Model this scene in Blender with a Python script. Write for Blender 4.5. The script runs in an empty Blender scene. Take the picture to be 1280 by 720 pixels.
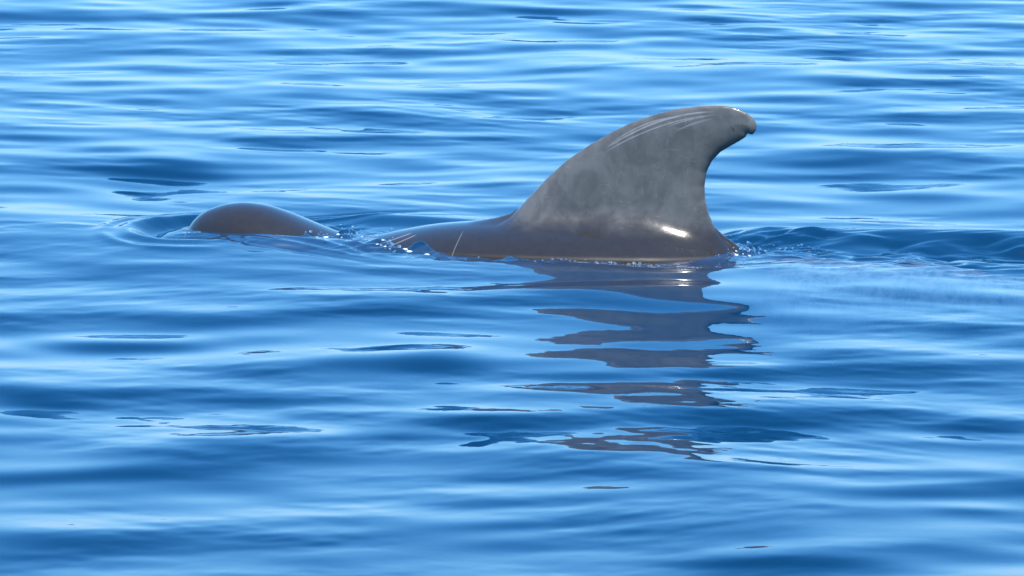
import bpy, math, random
import numpy as np
from mathutils import Vector

R = math.radians
sc = bpy.context.scene

# ------------------------------------------------------------------ camera
CAM = Vector((0.0, -24.0, 3.9))
cam_d = bpy.data.cameras.new('camera')
cam_d.sensor_width = 36.0
cam_d.lens = 7200.0 / 1280.0 * 36.0
cam_d.clip_start = 0.1
cam_d.clip_end = 20000.0
cam = bpy.data.objects.new('camera', cam_d)
sc.collection.objects.link(cam)
cam.location = CAM
PITCH = math.degrees(math.atan2(3.9, 24.0)) + math.degrees(math.atan(59 / 7200))
cam.rotation_euler = (R(90 - PITCH), 0, 0)
sc.camera = cam

# ------------------------------------------------------------------ sky + sun
SUN_ELEV, SUN_AZ = 71.0, 160.0      # azimuth clockwise from +Y (straight away from the camera)
world = bpy.data.worlds.new('World')
sc.world = world
world.use_nodes = True
wn = world.node_tree
bg = wn.nodes['Background']
sky = wn.nodes.new('ShaderNodeTexSky')
sky.sky_type = 'NISHITA'
sky.sun_disc = False
sky.sun_elevation = R(SUN_ELEV)
sky.sun_rotation = R(SUN_AZ)
sky.altitude = 0
sky.air_density = 1.1
sky.dust_density = 0.3
sky.ozone_density = 4.0
# clear maritime air: the same sky with an evener, deeper blue (one curve per colour, alike in every direction)
sep_w, com_w = wn.nodes.new('ShaderNodeSeparateColor'), wn.nodes.new('ShaderNodeCombineColor')
wn.links.new(sky.outputs[0], sep_w.inputs[0])
for ch, (gain, power) in enumerate(((.42, 1.0), (.87, .61), (1.52, .37))):
    pre, pw, post = (wn.nodes.new('ShaderNodeMath') for _ in range(3))
    pre.operation, pw.operation, post.operation = 'MULTIPLY', 'POWER', 'MULTIPLY'
    pre.inputs[1].default_value = .28
    pw.inputs[1].default_value = power
    post.inputs[1].default_value = gain / .30
    wn.links.new(sep_w.outputs[ch], pre.inputs[0])
    wn.links.new(pre.outputs[0], pw.inputs[0])
    wn.links.new(pw.outputs[0], post.inputs[0])
    wn.links.new(post.outputs[0], com_w.inputs[ch])
wn.links.new(com_w.outputs[0], bg.inputs[0])
bg.inputs[1].default_value = 0.15

sun_d = bpy.data.lights.new('sun', 'SUN')
sun_d.energy = 4.4
sun_d.angle = R(0.53)
sun_d.color = (1.0, 0.95, 0.87)
sun = bpy.data.objects.new('sun', sun_d)
sc.collection.objects.link(sun)
sdir = Vector((math.sin(R(SUN_AZ)) * math.cos(R(SUN_ELEV)), math.cos(R(SUN_AZ)) * math.cos(R(SUN_ELEV)), math.sin(R(SUN_ELEV))))
sun.rotation_euler = sdir.to_track_quat('Z', 'Y').to_euler()
sun.location = sdir * 30

sc.view_settings.view_transform = 'Standard'
sc.view_settings.look = 'None'
sc.view_settings.gamma = 1.0
sc.view_settings.exposure = 1.04
sc.cycles.use_denoising = True
sc.cycles.max_bounces = 10
sc.cycles.transparent_max_bounces = 12
sc.cycles.sample_clamp_indirect = 15.0
sc.cycles.sample_clamp_direct = 40.0
sc.cycles.blur_glossy = 0.0
sc.cycles.caustics_reflective = False


# ------------------------------------------------------------------ node helpers
class NT:
    def __init__(self, name):
        self.mat = bpy.data.materials.new(name)
        self.mat.use_nodes = True
        self.t = self.mat.node_tree
        self.t.nodes.clear()
        self.out = self.t.nodes.new('ShaderNodeOutputMaterial')

    def n(self, kind, **kw):
        nd = self.t.nodes.new('ShaderNode' + kind)
        for k, v in kw.items():
            setattr(nd, k, v)
        return nd

    def set(self, sock, v):
        if isinstance(v, bpy.types.NodeSocket):
            self.t.links.new(v, sock)
        elif v is not None:
            sock.default_value = v

    def m(self, op, a, b=None, c=None, clamp=False):
        nd = self.n('Math', operation=op, use_clamp=clamp)
        self.set(nd.inputs[0], a)
        self.set(nd.inputs[1], b)
        self.set(nd.inputs[2], c)
        return nd.outputs[0]

    def step(self, v, lo, hi, a=0.0, b=1.0):
        nd = self.n('MapRange', interpolation_type='SMOOTHSTEP')
        self.set(nd.inputs[0], v)
        for i, x in enumerate((lo, hi, a, b)):
            nd.inputs[i + 1].default_value = x
        return nd.outputs[0]

    def mix(self, f, a, b):
        nd = self.n('Mix', data_type='RGBA')
        self.set(nd.inputs[0], f)
        self.set(nd.inputs[6], a)
        self.set(nd.inputs[7], b)
        return nd.outputs[2]

    def noise(self, vec, scale, detail=3.0, rough=0.5, dist=0.0):
        nd = self.n('TexNoise')
        self.set(nd.inputs['Vector'], vec)
        nd.inputs['Scale'].default_value = scale
        nd.inputs['Detail'].default_value = detail
        nd.inputs['Roughness'].default_value = rough
        nd.inputs['Distortion'].default_value = dist
        return nd.outputs[0]

    def mapping(self, vec, scale=(1, 1, 1), rot=(0, 0, 0)):
        nd = self.n('Mapping')
        self.set(nd.inputs[0], vec)
        nd.inputs['Rotation'].default_value = rot
        nd.inputs['Scale'].default_value = scale
        return nd.outputs[0]


def smooth(x, a, b):
    t = np.clip((x - a) / (b - a), 0, 1)
    return t * t * (3 - 2 * t)


# ------------------------------------------------------------------ whale placement
YAW = math.atan2(-0.225, 1.0)
HEAD = np.array([-1.40, 0.313])
cy_, sy_ = math.cos(YAW), math.sin(YAW)


def to_local(X, Y):
    dx, dy = X - HEAD[0], Y - HEAD[1]
    return dx * cy_ + dy * sy_, -dx * sy_ + dy * cy_      # s (tailward), t (away from camera)


# ------------------------------------------------------------------ sea surface
def axis(core, c_step, end, grow):
    """nonuniform axis: list of (from, to, step) pieces in the middle, then growing steps out to +-end"""
    pts = [core[0][0]]
    for a, b, st in core:
        n = max(1, int(round((b - a) / st)))
        pts += list(a + (b - a) * (np.arange(n) + 1) / n)
    hi, lo = [], []
    st = c_step
    x = pts[-1]
    while x < end:
        st *= grow
        x += st
        hi.append(x)
    st = c_step
    x = pts[0]
    while x > -end:
        st *= grow
        x -= st
        lo.append(x)
    return np.array(lo[::-1] + pts + hi)


GX = axis([(-3.9, -2.4, .025), (-2.4, 2.6, .0085), (2.6, 4.1, .025)], .03, 3000, 1.09)
GY = axis([(-6.6, -0.85, .014), (-0.85, 0.75, .009), (0.75, 12.0, .022)], .02, 3000, 1.09)

rng = np.random.default_rng(11)


def value_noise(X, Y, scale, seed):
    g = np.random.default_rng(seed).random((64, 64))
    u, v = X / scale + 20.3, Y / scale + 17.7
    iu, iv = np.floor(u).astype(int), np.floor(v).astype(int)
    fu, fv = u - iu, v - iv
    fu, fv = fu ** 3 * (fu * (fu * 6 - 15) + 10), fv ** 3 * (fv * (fv * 6 - 15) + 10)
    a, b = g[iu % 64, iv % 64], g[(iu + 1) % 64, iv % 64]
    c, d = g[iu % 64, (iv + 1) % 64], g[(iu + 1) % 64, (iv + 1) % 64]
    return (a * (1 - fu) + b * fu) * (1 - fv) + (c * (1 - fu) + d * fu) * fv


# (wavelength low, high, number, rms slope of the band, direction spread in degrees, band kind)
BANDS = [
    (2.6, 5.0, 12, .012, 50, 'swell'),
    (1.1, 2.2, 26, .024, 55, 'swell'),
    (0.6, 1.1, 34, .025, 55, 'chop'),
    (0.28, 0.6, 34, .027, 55, 'chop'),
    (0.12, 0.28, 34, .011, 60, 'ripple'),
    (0.055, 0.12, 30, .0055, 60, 'ripple'),
]
WAVES = []
for lo, hi, n, sl, spread, kind in BANDS:
    for i in range(n):
        lam = lo * (hi / lo) ** ((i + rng.random()) / n)
        th = R(-90 - 10 + np.clip(rng.normal(0, 1), -2.2, 2.2) * spread * .6)
        k = 2 * math.pi / lam
        amp = sl * math.sqrt(2.0 / n) / k
        WAVES.append((k * math.cos(th), k * math.sin(th), amp, rng.random() * 2 * math.pi, lam, kind))


# single swells that stand out of the chop: (x, y, half length along the crest, half depth) in metres
LOBES = [
    (-2.37, 6.56, 0.26, 0.42), (-2.47, 7.28, 0.18, 0.22), (-0.59, 6.19, 0.37, 0.21), (-0.66, 5.54, 0.17, 0.2), (-0.96, 4.63, 0.16, 0.22), (-2.13, 4.99, 0.19, 0.19),
    (-1.13, 2.84, 0.24, 0.36), (-1.57, 2.03, 0.35, 0.37), (-1.9, 2.53, 0.21, 0.22), (-0.48, 2.28, 0.18, 0.22), (-1.94, 4.27, 0.19, 0.18), (-1.79, -1.92, 0.22, 0.22),
    (-1.45, -1.83, 0.15, 0.23), (-1.12, -1.96, 0.22, 0.22), (-0.6, -1.74, 0.38, 0.32), (-1.52, -2.48, 0.19, 0.21), (-0.71, -2.98, 0.4, 0.33), (-0.28, -2.87, 0.14, 0.37),
    (-1.63, -3.66, 0.23, 0.31), (-0.98, -3.54, 0.32, 0.19), (-0.18, -3.96, 0.16, 0.19), (-0.99, -4.61, 0.26, 0.38), (-0.53, -4.39, 0.27, 0.21), (-1.55, -5.54, 0.17, 0.13),
    (-1.44, -6.09, 0.24, 0.27), (-1.17, -5.93, 0.12, 0.12), (-0.13, -5.34, 0.15, 0.13), (-0.23, -6.32, 0.24, 0.18), (1.73, -2.19, 0.1, 0.17), (1.16, -2.8, 0.14, 0.25),
    (1.54, -3.17, 0.31, 0.44), (0.89, -3.06, 0.14, 0.16), (1.15, -3.91, 0.3, 0.3), (1.67, -4.12, 0.14, 0.29), (1.21, -4.42, 0.49, 0.16), (0.91, -4.85, 0.26, 0.1),
    (1.5, -5.11, 0.17, 0.08), (1.15, -6.17, 0.26, 0.18), (0.9, -6.34, 0.24, 0.17), (1.52, -5.54, 0.13, 0.1), (1.6, 6.16, 0.2, 0.25), (1.04, 6.76, 0.21, 0.26),
    (1.11, 7.6, 0.14, 0.23), (2.28, 8.23, 0.22, 0.23), (2.36, 6.16, 0.24, 0.25), (1.47, 4.22, 0.22, 0.33), (1.89, 3.7, 0.37, 0.28), (2.37, 4.86, 0.26, 0.26),
    (1.73, 5.05, 0.26, 0.23), (1.47, 2.4, 0.27, 0.44), (2.17, 1.74, 0.17, 0.15), (1.79, 1.17, 0.23, 0.17), (1.33, 5.42, 0.23, 0.24), (-0.13, -1.56, 0.3, 0.23),
    (0.23, -4.72, 0.26, 0.24), (0.02, -4.0, 0.18, 0.15), (0.43, 7.07, 0.31, 0.26), (0.0, 8.0, 0.39, 0.23), (-1.51, 7.78, 0.43, 0.23), (-0.16, 4.51, 0.26, 0.26),
    (-0.18, 1.47, 0.26, 0.21), (0.13, -5.79, 0.25, 0.15),
]


def add_lobes(X, Y, H):
    r = np.random.default_rng(8)
    for x, y, wx_, wy_ in LOBES:
        sl = (.075 + .03 * r.random()) * min(1.0, .55 + wy_) * (1.3 if y < -2 else .9 if y > 4 else 1.0)
        tilt = r.normal(0, .10)
        u = (Y - y - tilt * (X - x)) / wy_
        v = (X - x) / wx_
        m = (np.abs(u) < 7) & (np.abs(v) < 4)
        uu, vv = u[m] * (1 + .5 * u[m] / (1 + np.abs(u[m]))), v[m]      # steep near the crest, easy in the trough
        H[m] += sl * wy_ * uu * np.exp(-.5 * uu * uu) * np.exp(-.5 * vv * vv)
    return H


def sea_height(X, Y, space):
    s, t = to_local(X, Y)
    H = np.zeros_like(X)
    # gentle warp so the pattern never looks like a plain sum of sines
    wx = X + .10 * np.sin(Y * 1.7 + X * .6) + .05 * np.sin(Y * 3.9 - X * 1.3 + 1.0)
    wy = Y + .12 * np.sin(X * .8 + Y * .5) + .05 * np.sin(X * 2.3 + Y * 1.1 + 2.0)
    calm = .08 + 1.8 * smooth(value_noise(X, Y, .9, 5) * .6 + value_noise(X, Y * 1.7, .45, 6) * .4, .35, .75)
    near = np.exp(-(np.maximum(np.abs(s - 1.3) - 1.5, 0) / .5) ** 2 - (t / .55) ** 2)
    gust = 1 + .38 * smooth(-Y, 2.2, 5.5) * (Y > -40)      # a little more breeze on this side of the whale
    for kx, ky, a, ph, lam, kind in WAVES:
        w = a * np.clip((lam / space - 2.5) / 3.0, 0, 1)
        if kind == 'ripple':
            w = w * calm
        else:
            w = w * (1 - .75 * near)
        H += w * gust * np.sin(kx * wx + ky * wy + ph)
    H = add_lobes(X, Y, H)
    # crests a little sharper than troughs
    H = H + 1.6 * (H * H - .0006) * np.exp(-(H / .1) ** 2)

    # ---- disturbance made by the whale
    fine = np.clip((.05 - space) / .03, 0, 1)
    # ring pushed ahead of the forehead
    r = np.hypot((s - .13) / 1.0, t / 1.25)
    front = smooth(-s, -.45, .05)
    H += fine * front * (.016 * np.exp(-((r - .36) / .045) ** 2) - .034 * np.exp(-((r - .24) / .07) ** 2)
                         + .006 * np.exp(-((r - .47) / .03) ** 2) + .005 * np.exp(-((r - .20) / .02) ** 2))
    # narrow diverging wavelets on both sides of the head
    for sg in (-1, 1):
        for off, am, wd in ((.10, .009, .028), (.20, .006, .022), (.30, -.006, .03)):
            d = sg * t - (off + .55 * (s - .1)) * .9
            H += fine * am * np.exp(-(d / wd) ** 2) * smooth(s, -.05, .12) * (1 - smooth(s, .55, 1.15))
    # water pushed up along the flanks
    bank = np.exp(-((np.abs(t) - .36) / .10) ** 2)
    H += fine * .010 * bank * smooth(s, .3, .7) * (1 - smooth(s, .9, 1.2))
    H -= fine * .034 * np.exp(-((t + .30) / .22) ** 2) * smooth(s, .9, 1.4) * (1 - smooth(s, 2.2, 2.7))
    H += fine * .020 * np.exp(-((t + .30) / .16) ** 2) * smooth(s, .0, .2) * (1 - smooth(s, .75, 1.0))
    # wake ridge on the far side behind the fin, trough over the back
    ridge_t = .42 + .05 * np.sin(s * 2.1)
    H += fine * (.050 * np.exp(-((t - ridge_t) / .17) ** 2) - .014 * np.exp(-((t - .10) / .14) ** 2)) * smooth(s, 2.15, 2.5) * (1 - smooth(s, 3.6, 4.6))
    H += fine * (.006 * np.exp(-((t + .40 + .12 * np.sin(s * 3.)) / .20) ** 2)) * smooth(s, 2.4, 2.9) * (1 - smooth(s, 3.6, 4.6))
    H += fine * .020 * np.exp(-((t - .40) / .12) ** 2) * smooth(s, .55, .8) * (1 - smooth(s, 1.4, 1.9))
    # broken water behind the blowhole and behind the fin
    turb = (np.exp(-((s - .70) / .20) ** 2 - ((t + .02) / .17) ** 2) * .9
            + np.exp(-((s - 1.02) / .16) ** 2 - ((t + .26) / .12) ** 2) * .7
            + np.exp(-((s - 2.42) / .16) ** 2 - ((t - .02) / .12) ** 2) * 1.0
            + np.exp(-(np.maximum(np.abs(s - 3.0) - .45, 0) / .4) ** 2 - ((t - .22) / .17) ** 2) * .48
            + np.exp(-((s - 1.5) / .75) ** 2 - ((t + .40) / .11) ** 2) * .50
            + np.exp(-((s - 3.1) / .5) ** 2 - ((t + .25) / .22) ** 2) * .40
            + np.exp(-((s - .25) / .3) ** 2 - ((t + .3) / .08) ** 2) * .15)
    tn = np.zeros_like(X)
    r2 = np.random.default_rng(3)
    s_w = s - .45 * .5 * ((s - 2.65) + np.sqrt((s - 2.65) ** 2 + .02))
    for lam, am in ((.20, .012), (.11, .0072), (.06, .0026)):
        for i in range(9):
            th, l2 = r2.random() * 6.283, lam * (.75 + .5 * r2.random())
            k = 6.283 / l2
            tn += am / 3 * np.sin(k * math.cos(th) * (s_w + .03 * np.sin(9 * t)) + k * math.sin(th) * t + r2.random() * 6.283)
    pat = smooth(value_noise(X, Y * .8, .19, 21) * .55 + value_noise(X, Y, .22, 22) * .45, .30, .72)
    H += fine * turb * tn * (.35 + 1.6 * pat) * 1.1
    return H


XX, YY = np.meshgrid(GX, GY, indexing='xy')
SX, SY = np.gradient(GX), np.gradient(GY)
SPX, SPY = np.meshgrid(SX, SY, indexing='xy')
ZZ = sea_height(XX, YY, np.maximum(SPX, SPY))
nx, ny = len(GX), len(GY)
LS, LT = to_local(XX, YY)
away = 1 - np.exp(-(np.maximum(np.abs(LS - 2.2) - 2.6, 0) / .6) ** 2 - (np.maximum(np.abs(LT) - .4, 0) / .5) ** 2)
YY = YY - 3.6 * ZZ * away * (np.abs(YY) < 60)      # crests lean towards the shore side, so fronts are steeper than backs
co = np.stack([XX, YY, ZZ], -1).reshape(-1, 3).astype(np.float32)
ii, jj = np.meshgrid(np.arange(nx - 1), np.arange(ny - 1), indexing='xy')
b0 = (jj * nx + ii).ravel()
quads = np.stack([b0, b0 + 1, b0 + 1 + nx, b0 + nx], -1).astype(np.int32)


def mesh_from(name, verts, faces, smooth_shade=True):
    me = bpy.data.meshes.new(name)
    me.vertices.add(len(verts))
    me.vertices.foreach_set('co', np.asarray(verts, np.float32).ravel())
    k = faces.shape[1]
    me.loops.add(len(faces) * k)
    me.loops.foreach_set('vertex_index', np.asarray(faces, np.int32).ravel())
    me.polygons.add(len(faces))
    me.polygons.foreach_set('loop_start', np.arange(0, len(faces) * k, k, dtype=np.int32))
    me.update(calc_edges=True)
    me.polygons.foreach_set('use_smooth', np.full(len(faces), smooth_shade))
    me.validate()
    return me


def link(name, me, mat):
    o = bpy.data.objects.new(name, me)
    me.materials.append(mat)
    sc.collection.objects.link(o)
    return o


# water: Fresnel mirror over clear, blue-absorbing water with some upwelling light
w = NT('sea_water')
geo = w.n('NewGeometry')
pos = geo.outputs['Position']
b1 = w.noise(w.mapping(pos, (1, 1, 0)), 9.0, 2.0, .5)
b2 = w.noise(w.mapping(pos, (1, 1.3, 0)), 32.0, 1.0, .4)
bump = w.n('Bump')
bump.inputs['Strength'].default_value = 1.0
bump.inputs['Distance'].default_value = 0.0005
w.set(bump.inputs['Height'], w.m('ADD', b1, w.m('MULTIPLY', b2, .12)))
fr = w.n('Fresnel')
fr.inputs['IOR'].default_value = 1.335
w.set(fr.inputs['Normal'], bump.outputs[0])
gl = w.n('BsdfGlossy')
gl.inputs['Roughness'].default_value = .004
gl.inputs['Color'].default_value = (1, 1, 1, 1)
w.set(gl.inputs['Normal'], bump.outputs[0])
df = w.n('BsdfDiffuse')
df.inputs['Color'].default_value = (.004, .085, .225, 1)
tr = w.n('BsdfTransparent')
mixb = w.n('MixShader')
mixb.inputs[0].default_value = .76
w.set(mixb.inputs[1], df.outputs[0])
w.set(mixb.inputs[2], tr.outputs[0])
mixs = w.n('MixShader')
w.set(mixs.inputs[0], fr.outputs[0])
w.set(mixs.inputs[1], mixb.outputs[0])
w.set(mixs.inputs[2], gl.outputs[0])
w.set(w.out.inputs['Surface'], mixs.outputs[0])
va = w.n('VolumeAbsorption')
va.inputs['Color'].default_value = (.10, .45, .75, 1)
va.inputs['Density'].default_value = 1.4
w.set(w.out.inputs['Volume'], va.outputs[0])

sea = link('sea', mesh_from('sea', co, quads), w.mat)
sea['kind'] = 'structure'
sea['label'] = 'rippled clear blue sea around the whale'

fl = NT('seabed_silt')
p = fl.n('BsdfPrincipled')
p.inputs['Roughness'].default_value = .9
nn = fl.noise(fl.n('NewGeometry').outputs['Position'], .3, 4)
fl.set(p.inputs['Base Color'], fl.mix(nn, (.01, .05, .11, 1), (.03, .09, .16, 1)))
fl.set(fl.out.inputs['Surface'], p.outputs[0])
g = np.linspace(-3400, 3400, 60)
fx, fy = np.meshgrid(g, g)
fz = -14 + 1.5 * np.sin(fx * .013) * np.cos(fy * .011)
fv = np.stack([fx, fy, fz], -1).reshape(-1, 3)
ii, jj = np.meshgrid(np.arange(59), np.arange(59))
b0 = (jj * 60 + ii).ravel()
bed = link('seabed', mesh_from('seabed', fv, np.stack([b0, b0 + 1, b0 + 61, b0 + 60], -1)), fl.mat)
bed['kind'] = 'structure'

# ------------------------------------------------------------------ whale: one continuous skin from a distance field
ST = np.array([
    # s     top   bottom  half width
    [.000, -.078, -.082, .002], [.012, -.014, -.150, .058], [.030, .024, -.190, .088], [.060, .058, -.230, .120],
    [.100, .086, -.270, .150], [.180, .115, -.330, .198], [.260, .126, -.380, .235], [.360, .117, -.430, .270],
    [.460, .086, -.470, .300], [.560, .046, -.510, .325], [.680, .002, -.550, .350], [.800, -.008, -.580, .370],
    [.950, .030, -.610, .385], [1.10, .060, -.630, .395], [1.30, .080, -.650, .400], [1.50, .096, -.660, .400],
    [1.80, .100, -.660, .390], [2.10, .080, -.630, .365], [2.40, -.034, -.570, .325], [2.80, -.036, -.500, .255],
    [3.30, -.046, -.420, .190], [3.80, -.100, -.350, .100], [4.30, -.200, -.300, .050], [4.60, -.230, -.270, .030],
    [4.70, -.245, -.255, .010]])
FINE_U = np.linspace(0, math.sqrt(4.7), 800)       # sampled in sqrt(s): round tips stay smooth


def smooth_tab(v):
    out = v.copy()
    for _ in range(160):
        out[1:-1] = .25 * out[:-2] + .5 * out[1:-1] + .25 * out[2:]
    return out


TAB = [smooth_tab(np.interp(FINE_U, np.sqrt(ST[:, 0]), ST[:, c])) for c in (1, 2, 3)]


def px(x, y):      # fin outline measured on the whale's side: 300 units to the metre
    s = (x - 228) / 300.0 * 1.025
    return s, (286 + .036 * (x - 228) - y) / 296.0


FIN = np.array([px(*q) for q in [
    (600, 330), (612, 290), (632, 280), (648, 270), (669, 246), (694, 220), (718, 199), (746, 180), (774, 164), (801, 151), (829, 142),
    (857, 135), (885, 132), (912, 132), (924, 134), (933, 137), (941, 141), (947, 145.5), (952, 151), (954, 156), (953.5, 162.5),
    (949.5, 168), (946, 168.3), (943.5, 166.8), (941.5, 168), (940.5, 171), (935, 175), (923, 181.6), (909, 190), (898.6, 201), (892, 214.6),
    (889.5, 232), (890.5, 249), (895, 267), (902, 284), (911, 296), (921, 306), (930, 320), (932, 400), (620, 400)]])


def poly_sd(Px, Pz, P):
    d = np.full(Px.shape, 1e9)
    inside = np.zeros(Px.shape, bool)
    n = len(P)
    for i in range(n):
        ax, az = P[i]
        bx, bz = P[(i + 1) % n]
        ex, ez = bx - ax, bz - az
        h = np.clip(((Px - ax) * ex + (Pz - az) * ez) / (ex * ex + ez * ez), 0, 1)
        d = np.minimum(d, (Px - ax - h * ex) ** 2 + (Pz - az - h * ez) ** 2)
        c = (az > Pz) != (bz > Pz)
        with np.errstate(divide='ignore', invalid='ignore'):
            xi = ax + (Pz - az) * ex / (ez if ez else 1e-12)
        inside ^= c & (Px < xi)
    d = np.sqrt(d)
    return np.where(inside, -d, d)


def smin(a, b, k):
    h = np.clip(.5 + .5 * (b - a) / k, 0, 1)
    return b * (1 - h) + a * h - k * h * (1 - h)


def cone(S, T, Z, a, b, ra, rb, flat):
    a, b = np.array(a), np.array(b)
    e = b - a
    h = np.clip(((S - a[0]) * e[0] + (T - a[1]) * e[1] + (Z - a[2]) * e[2]) / (e @ e), 0, 1)
    q = np.sqrt((S - a[0] - h * e[0]) ** 2 + (T - a[1] - h * e[1]) ** 2 + ((Z - a[2] - h * e[2]) * flat) ** 2)
    return (q - (ra + (rb - ra) * h)) / flat


FLUKE = np.array([(4.25, 0.0), (4.38, .12), (4.52, .34), (4.70, .60), (4.80, .70), (4.79, .60), (4.74, .38), (4.72, .18), (4.68, .03),
                  (4.68, -.03), (4.72, -.18), (4.74, -.38), (4.79, -.60), (4.80, -.70), (4.70, -.60), (4.52, -.34), (4.38, -.12)])


def whale_field(S, T, Z):
    sc_ = np.clip(S, 0, 4.7)
    top, bot, wd = (np.interp(np.sqrt(sc_), FINE_U, v) for v in TAB)
    c, h = .5 * (top + bot), .5 * (top - bot)
    q = np.sqrt((T / wd) ** 2 + ((Z - c) / h) ** 2)
    d = (q - 1) * np.minimum(wd, h)
    over = np.maximum(np.abs(S - 2.35) - 2.35, 0)
    d = np.where(over > 0, np.maximum(d, over) + over, d)
    # dorsal fin
    f2 = poly_sd(S, Z, FIN)
    depth = np.maximum(-f2, 0)
    zz = np.clip(Z / .55, 0, 1)
    tmax = .058 * (1 - zz) ** 1.2 + .021 + .035 * (1 - zz) ** 3 * (1 - smooth(S, 1.5, 2.0))
    half = tmax * np.sqrt(np.clip(1 - (1 - np.clip(depth / (.14 - .05 * zz), 0, 1)) ** 2, 0, 1))
    edge = np.where(f2 > 0, np.sqrt(f2 ** 2 + T ** 2), np.abs(T) - half)
    fin = np.where(f2 > 0, edge, np.abs(T) - half) * .8
    d = smin(d, fin, .075 + .045 * smooth(S, 1.75, 2.05))
    # flukes and flippers below the surface
    fk = poly_sd(S, T, FLUKE)
    dep = np.maximum(-fk, 0)
    hk = .028 * np.sqrt(np.clip(1 - (1 - np.clip(dep / .12, 0, 1)) ** 2, 0, 1))
    fl_ = np.where(fk > 0, np.sqrt(fk ** 2 + (Z + .25) ** 2), np.abs(Z + .25) - hk)
    d = smin(d, fl_, .04)
    aT = np.abs(T)
    fp = np.minimum(cone(S, aT, Z, (.85, .24, -.46), (1.12, .50, -.60), .10, .075, 2.6),
                    cone(S, aT, Z, (1.12, .50, -.60), (1.52, .66, -.72), .075, .02, 2.6))
    return smin(d, fp, .05)


def pieces(*pp):
    pts = [pp[0][0]]
    for a, b, st in pp:
        n = int(round((b - a) / st))
        pts += list(a + (b - a) * (np.arange(n) + 1) / n)
    return np.array(pts)


gs = pieces((-.04, .14, .006), (.14, 1.2, .016), (1.2, 2.5, .0065), (2.5, 4.9, .024))
gt = pieces((-.80, -.40, .03), (-.40, -.12, .014), (-.12, .12, .006), (.12, .40, .014), (.40, .80, .03))
gz = pieces((-.85, -.1, .024), (-.1, .64, .0065))
A, B, C = np.meshgrid(gs, gt, gz, indexing='ij')
# evaluate slab by slab to keep memory small
F = np.empty(A.shape, np.float32)
for i in range(0, len(gs), 40):
    F[i:i + 40] = whale_field(A[i:i + 40], B[i:i + 40], C[i:i + 40])


def surface_nets(F, gx, gy, gz):
    ins = F < 0
    nx_, ny_, nz_ = F.shape
    acc = np.zeros((nx_ - 1, ny_ - 1, nz_ - 1, 3))
    cnt = np.zeros((nx_ - 1, ny_ - 1, nz_ - 1))
    sl = lambda o, n: slice(o, n - 1 + o)
    G = (gx, gy, gz)
    for axn in range(3):
        o1, o2 = [a for a in range(3) if a != axn]
        for u in (0, 1):
            for v in (0, 1):
                offs = [0, 0, 0]
                offs[o1], offs[o2] = u, v
                a = F[sl(offs[0], nx_), sl(offs[1], ny_), sl(offs[2], nz_)]
                offs2 = list(offs)
                offs2[axn] = 1
                b = F[sl(offs2[0], nx_), sl(offs2[1], ny_), sl(offs2[2], nz_)]
                cr = (a < 0) != (b < 0)
                idx = np.nonzero(cr)
                tt = a[idx] / (a[idx] - b[idx])
                for dim in range(3):
                    base = G[dim][idx[dim] + offs[dim]]
                    if dim == axn:
                        base = base + tt * (G[dim][idx[dim] + 1] - G[dim][idx[dim]])
                    acc[idx[0], idx[1], idx[2], dim] += base
                cnt[idx] += 1
    act = np.nonzero(cnt)
    verts = acc[act] / cnt[act][:, None]
    ids = np.full(cnt.shape, -1, np.int64)
    ids[act] = np.arange(len(verts))
    quads = []
    for axn in range(3):
        a = np.moveaxis(F, axn, 0)
        idm = np.moveaxis(ids, axn, 0)
        cr = (a[:-1, 1:-1, 1:-1] < 0) != (a[1:, 1:-1, 1:-1] < 0)
        i, j, k = np.nonzero(cr)
        neg = a[i, j + 1, k + 1] < 0
        q = np.stack([idm[i, j, k], idm[i, j + 1, k], idm[i, j + 1, k + 1], idm[i, j, k + 1]], -1)
        flip = neg if axn != 1 else ~neg
        q[~flip] = q[~flip][:, ::-1]
        quads.append(q)
    return verts, np.concatenate(quads)


WV, WQ = surface_nets(F, gs, gt, gz)
for _ in range(2):      # pull the vertices onto the exact surface
    e = .0015
    v0 = whale_field(WV[:, 0], WV[:, 1], WV[:, 2])
    gr = np.stack([whale_field(WV[:, 0] + e * (i == 0), WV[:, 1] + e * (i == 1), WV[:, 2] + e * (i == 2)) -
                   whale_field(WV[:, 0] - e * (i == 0), WV[:, 1] - e * (i == 1), WV[:, 2] - e * (i == 2)) for i in range(3)], -1) / (2 * e)
    g2 = np.maximum((gr ** 2).sum(1), .15)
    stp = np.clip(v0 / g2, -.004, .004)
    WV = WV - gr * stp[:, None] * .8

# ---- skin material
k = NT('whale_skin')
tc = k.n('TexCoord')
ob = tc.outputs['Object']
sep = k.n('SeparateXYZ')
k.set(sep.inputs[0], ob)
S_, T_, Z_ = sep.outputs
big = k.noise(ob, 5.5, 4, .6, .4)
mid = k.noise(k.mapping(ob, (1, 1, .45), (0, R(35), 0)), 26, 5, .65, .6)
scr = k.noise(k.mapping(ob, (9, 1, 60), (0, R(-38), 0)), 1.6, 3, .6)
scr2 = k.noise(k.mapping(ob, (60, 1, 9), (0, R(-25), 0)), 1.6, 3, .6)
wet_edge = k.m('ADD', Z_, k.m('MULTIPLY', k.m('SUBTRACT', big, .5), .07))
dry = k.m('MULTIPLY', k.step(wet_edge, .05, .20), k.step(S_, 1.25, 1.5))                       # the fin has begun to dry, the back is wet
skin_wet = k.mix(mid, (.014, .0105, .008, 1), (.025, .0195, .0155, 1))
skin_dry = k.mix(mid, (.050, .045, .040, 1), (.098, .091, .083, 1))
col = k.mix(dry, skin_wet, skin_dry)
blot = k.step(big, .40, .62)
col = k.mix(k.m('MULTIPLY', k.m('MULTIPLY', blot, dry), .42), col, (.150, .142, .126, 1))
fine = k.m('MULTIPLY', k.step(k.m('MAXIMUM', scr, scr2), .60, .78), dry)
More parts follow.
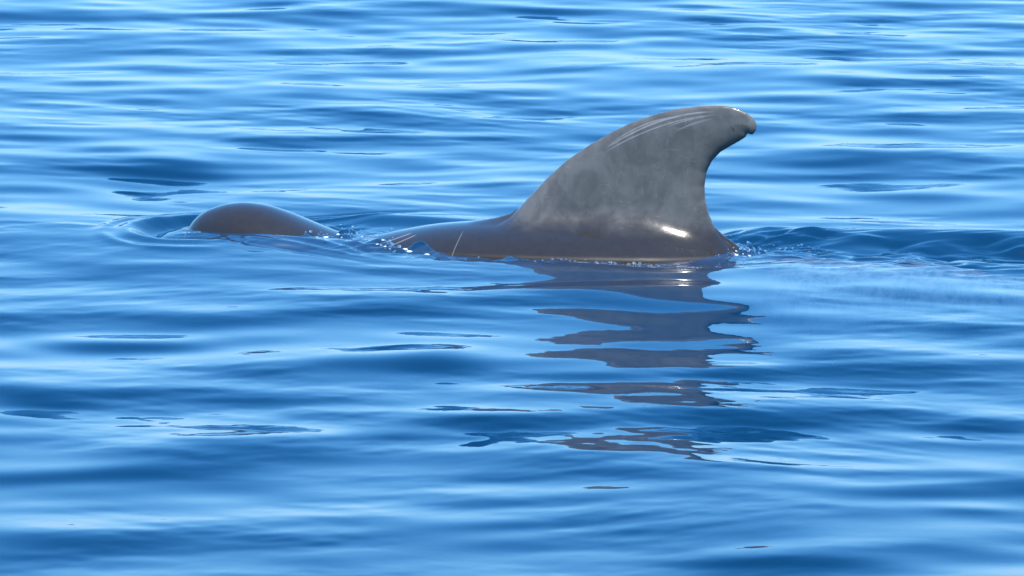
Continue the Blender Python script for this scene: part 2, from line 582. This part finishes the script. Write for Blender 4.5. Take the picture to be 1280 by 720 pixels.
col = k.mix(k.m('MULTIPLY', fine, .35), col, (.22, .22, .21, 1))


def scar(col, pts, width, strength, tint=(.42, .42, .41, 1)):
    """pale rake mark: a quadratic through three points on the flank"""
    (x0, z0), (x1, z1), (x2, z2) = [px(*q) for q in pts]
    co_ = np.polyfit([x0, x1, x2], [z0, z1, z2], 2)
    zc = k.m('ADD', k.m('MULTIPLY', k.m('ADD', k.m('MULTIPLY', S_, float(co_[0])), float(co_[1])), S_), float(co_[2]))
    dist = k.m('ABSOLUTE', k.m('SUBTRACT', Z_, zc))
    line = k.step(dist, width * .35, width, 1, 0)
    win = k.m('MULTIPLY', k.step(S_, x0, x0 + .06), k.step(S_, x2 - .08, x2, 1, 0))
    brk = k.step(k.noise(ob, 30, 2), .25, .6, .45, 1.0)
    fac = k.m('MULTIPLY', k.m('MULTIPLY', k.m('MULTIPLY', line, win), brk), strength)
    return k.mix(fac, col, tint)


low = k.noise(k.mapping(ob, (1, 1, .7), (0, R(50), 0)), 13, 3, .55, .8)
col = k.mix(k.m('MULTIPLY', k.m('MULTIPLY', k.step(low, .42, .75), dry), .28), col, (.038, .034, .031, 1))
# pale saddle patch behind the fin
sad = k.m('MULTIPLY', k.step(k.m('ADD', S_, k.m('MULTIPLY', big, .3)), 2.62, 2.85), k.step(S_, 3.5, 4.1, 1, 0))
sad = k.m('MULTIPLY', sad, k.step(mid, .30, .62))
col = k.mix(k.m('MULTIPLY', sad, .8), col, (.20, .19, .175, 1))
col = scar(col, [(764, 186), (815, 158), (905, 139)], .0050, .34)
col = scar(col, [(764, 190), (820, 162), (900, 143)], .0040, .28)
col = scar(col, [(768, 182), (812, 156), (860, 145)], .0050, .26)
col = scar(col, [(850, 165), (875, 154), (905, 147)], .0050, .22)
col = scar(col, [(840, 158), (870, 149), (908, 142)], .0036, .28)


def nick(col, a, b, width, tint, strength):
    (x0, z0), (x1, z1) = px(*a), px(*b)
    L = math.hypot(x1 - x0, z1 - z0)
    ux, uz = (x1 - x0) / L, (z1 - z0) / L
    rx, rz = k.m('SUBTRACT', S_, x0), k.m('SUBTRACT', Z_, z0)
    al = k.m('ADD', k.m('MULTIPLY', rx, ux), k.m('MULTIPLY', rz, uz))
    ac = k.m('ABSOLUTE', k.m('SUBTRACT', k.m('MULTIPLY', rx, uz), k.m('MULTIPLY', rz, ux)))
    fac = k.m('MULTIPLY', k.m('MULTIPLY', k.step(ac, width * .4, width, 1, 0), k.step(al, -.01, .01)), k.step(al, L - .01, L + .01, 1, 0))
    return k.mix(k.m('MULTIPLY', fac, strength), col, tint)


col = nick(col, (590, 312), (595, 284), .0028, (.16, .15, .14, 1), .5)
col = nick(col, (488, 299), (526, 287), .0026, (.20, .155, .11, 1), .6)
col = nick(col, (504, 300), (534, 288), .0026, (.20, .155, .11, 1), .6)
col = nick(col, (925, 159), (927, 163), .006, (.03, .028, .026, 1), .8)

sp = k.n('BsdfPrincipled')
k.set(sp.inputs['Base Color'], col)
rough_dry = k.m('ADD', .30, k.m('MULTIPLY', mid, .16))
mr = k.n('Mix', data_type='FLOAT')
k.set(mr.inputs[0], dry)
mr.inputs[2].default_value = .14
sp.inputs['Coat Roughness'].default_value = .085
sp.inputs['Coat IOR'].default_value = 1.335
k.set(mr.inputs[3], rough_dry)
dip = k.step(Z_, -.035, -.005, 1, 0)                     # skin under water has no gloss of its own
mr2 = k.n('Mix', data_type='FLOAT')
k.set(mr2.inputs[0], dip)
k.set(mr2.inputs[2], mr.outputs[0])
mr2.inputs[3].default_value = .8
k.set(sp.inputs['Roughness'], mr2.outputs[0])
k.set(sp.inputs['Coat Weight'], k.m('MULTIPLY', k.m('SUBTRACT', 1.0, dip), k.m('SUBTRACT', .38, k.m('MULTIPLY', dry, .06))))
k.set(sp.inputs['Specular IOR Level'], k.m('SUBTRACT', .42, k.m('MULTIPLY', dip, .40)))
sp.inputs['IOR'].default_value = 1.42
bm_ = k.n('Bump')
bm_.inputs['Strength'].default_value = .5
bm_.inputs['Distance'].default_value = .0015
k.set(bm_.inputs['Height'], k.m('ADD', k.m('MULTIPLY', mid, .8), k.m('MULTIPLY', k.noise(ob, 160, 2), .25)))
k.set(sp.inputs['Normal'], bm_.outputs[0])
k.set(k.out.inputs['Surface'], sp.outputs[0])

whale = link('pilot_whale', mesh_from('pilot_whale', WV, WQ), k.mat)
whale.location = (HEAD[0], HEAD[1], 0.0)
whale.rotation_euler = (0, 0, YAW)
whale['label'] = 'dark grey pilot whale surfacing, hooked dorsal fin and rounded forehead above the water'
whale['category'] = 'whale'

# ------------------------------------------------------------------ spray and foam thrown up along the whale
def ico(sub):
    import bmesh
    bm = bmesh.new()
    bmesh.ops.create_icosphere(bm, subdivisions=sub, radius=1.0)
    v = np.array([q.co[:] for q in bm.verts])
    f = np.array([[q.index for q in p.verts] for p in bm.faces])
    bm.free()
    return v, f


def from_local(s, t):
    return HEAD[0] + s * cy_ - t * sy_, HEAD[1] + s * sy_ + t * cy_


def scatter(seed, zones, sub):
    r = np.random.default_rng(seed)
    bv, bf = ico(sub)
    V, Fq, base = [], [], 0
    for n, s0, ds, t0, dt, zmax, r0, r1, flat in zones:
        s = s0 + r.normal(0, ds, n)
        t = t0 + r.normal(0, dt, n)
        X, Y = from_local(s, t)
        hz = sea_height(X, Y, np.full(n, .009))
        body = whale_field(s, t, hz)
        for i in range(n):
            if body[i] < -.004:
                continue
            rad = r0 + (r1 - r0) * r.random() ** 2.5
            up = zmax * r.random() ** 3
            sc3 = np.array([rad * (.8 + .7 * r.random()), rad * (.8 + .7 * r.random()), rad * flat * (.8 + .4 * r.random())])
            lump = 1 + .18 * np.sin(bv @ r.normal(0, 2.2, (3, 1)) + r.random() * 6)
            a = r.random() * 6.28
            q = bv * lump * sc3
            q = np.stack([q[:, 0] * math.cos(a) - q[:, 1] * math.sin(a), q[:, 0] * math.sin(a) + q[:, 1] * math.cos(a), q[:, 2]], -1)
            V.append(q + [X[i], Y[i], hz[i] + up])
            Fq.append(bf + base)
            base += len(bv)
    return np.concatenate(V), np.concatenate(Fq)


dm = NT('spray_water')
pd = dm.n('BsdfPrincipled')
pd.inputs['Base Color'].default_value = (.9, .96, 1, 1)
pd.inputs['Roughness'].default_value = .04
pd.inputs['IOR'].default_value = 1.335
pd.inputs['Transmission Weight'].default_value = .92
dm.set(dm.out.inputs['Surface'], pd.outputs[0])
dv, dfc = scatter(5, [
    # n   s0   ds   t0   dt   zmax  r0    r1   flat
    (70, .62, .09, -.05, .07, .030, .002, .007, .8),
    (40, .80, .10, -.02, .08, .025, .002, .007, .8),
    (26, .08, .06, -.12, .05, .010, .002, .005, .8),
    (50, .99, .06, -.20, .05, .025, .002, .008, .8),
    (150, 2.38, .06, -.02, .07, .035, 0.0016, .005, .8),
    (90, 2.50, .12, .10, .08, .022, .0016, .0045, .8),
    (110, 1.85, .20, -.37, .035, .008, .002, .0065, .9),
    (45, 2.22, .10, -.42, .07, .004, .0016, .0045, .4),
], 2)
spray = link('spray', mesh_from('spray', dv, dfc), dm.mat)
spray['kind'] = 'stuff'
spray['label'] = 'scattered water drops thrown up along the whale'
spray['category'] = 'spray'

fm = NT('foam_bubbles')
pf = fm.n('BsdfPrincipled')
pf.inputs['Base Color'].default_value = (.72, .76, .78, 1)
pf.inputs['Roughness'].default_value = .25
pf.inputs['Subsurface Weight'].default_value = .3
pf.inputs['Alpha'].default_value = .75
fm.set(fm.out.inputs['Surface'], pf.outputs[0])
fv2, ff2 = scatter(9, [
    (10, .98, .05, -.30, .03, .006, .004, .014, .45),
    (8, 1.06, .06, -.36, .03, .004, .004, .012, .40),
    (14, 2.40, .06, -.04, .04, .012, .003, .009, .5),
    (6, .68, .06, -.12, .04, .008, .003, .008, .5),
], 2)
foam = link('foam', mesh_from('foam', fv2, ff2), fm.mat)
foam['kind'] = 'stuff'
foam['label'] = 'small white flecks of foam beside the wet back'
foam['category'] = 'foam'
print('verts', len(co), len(WV), 'quads', len(quads), len(WQ))
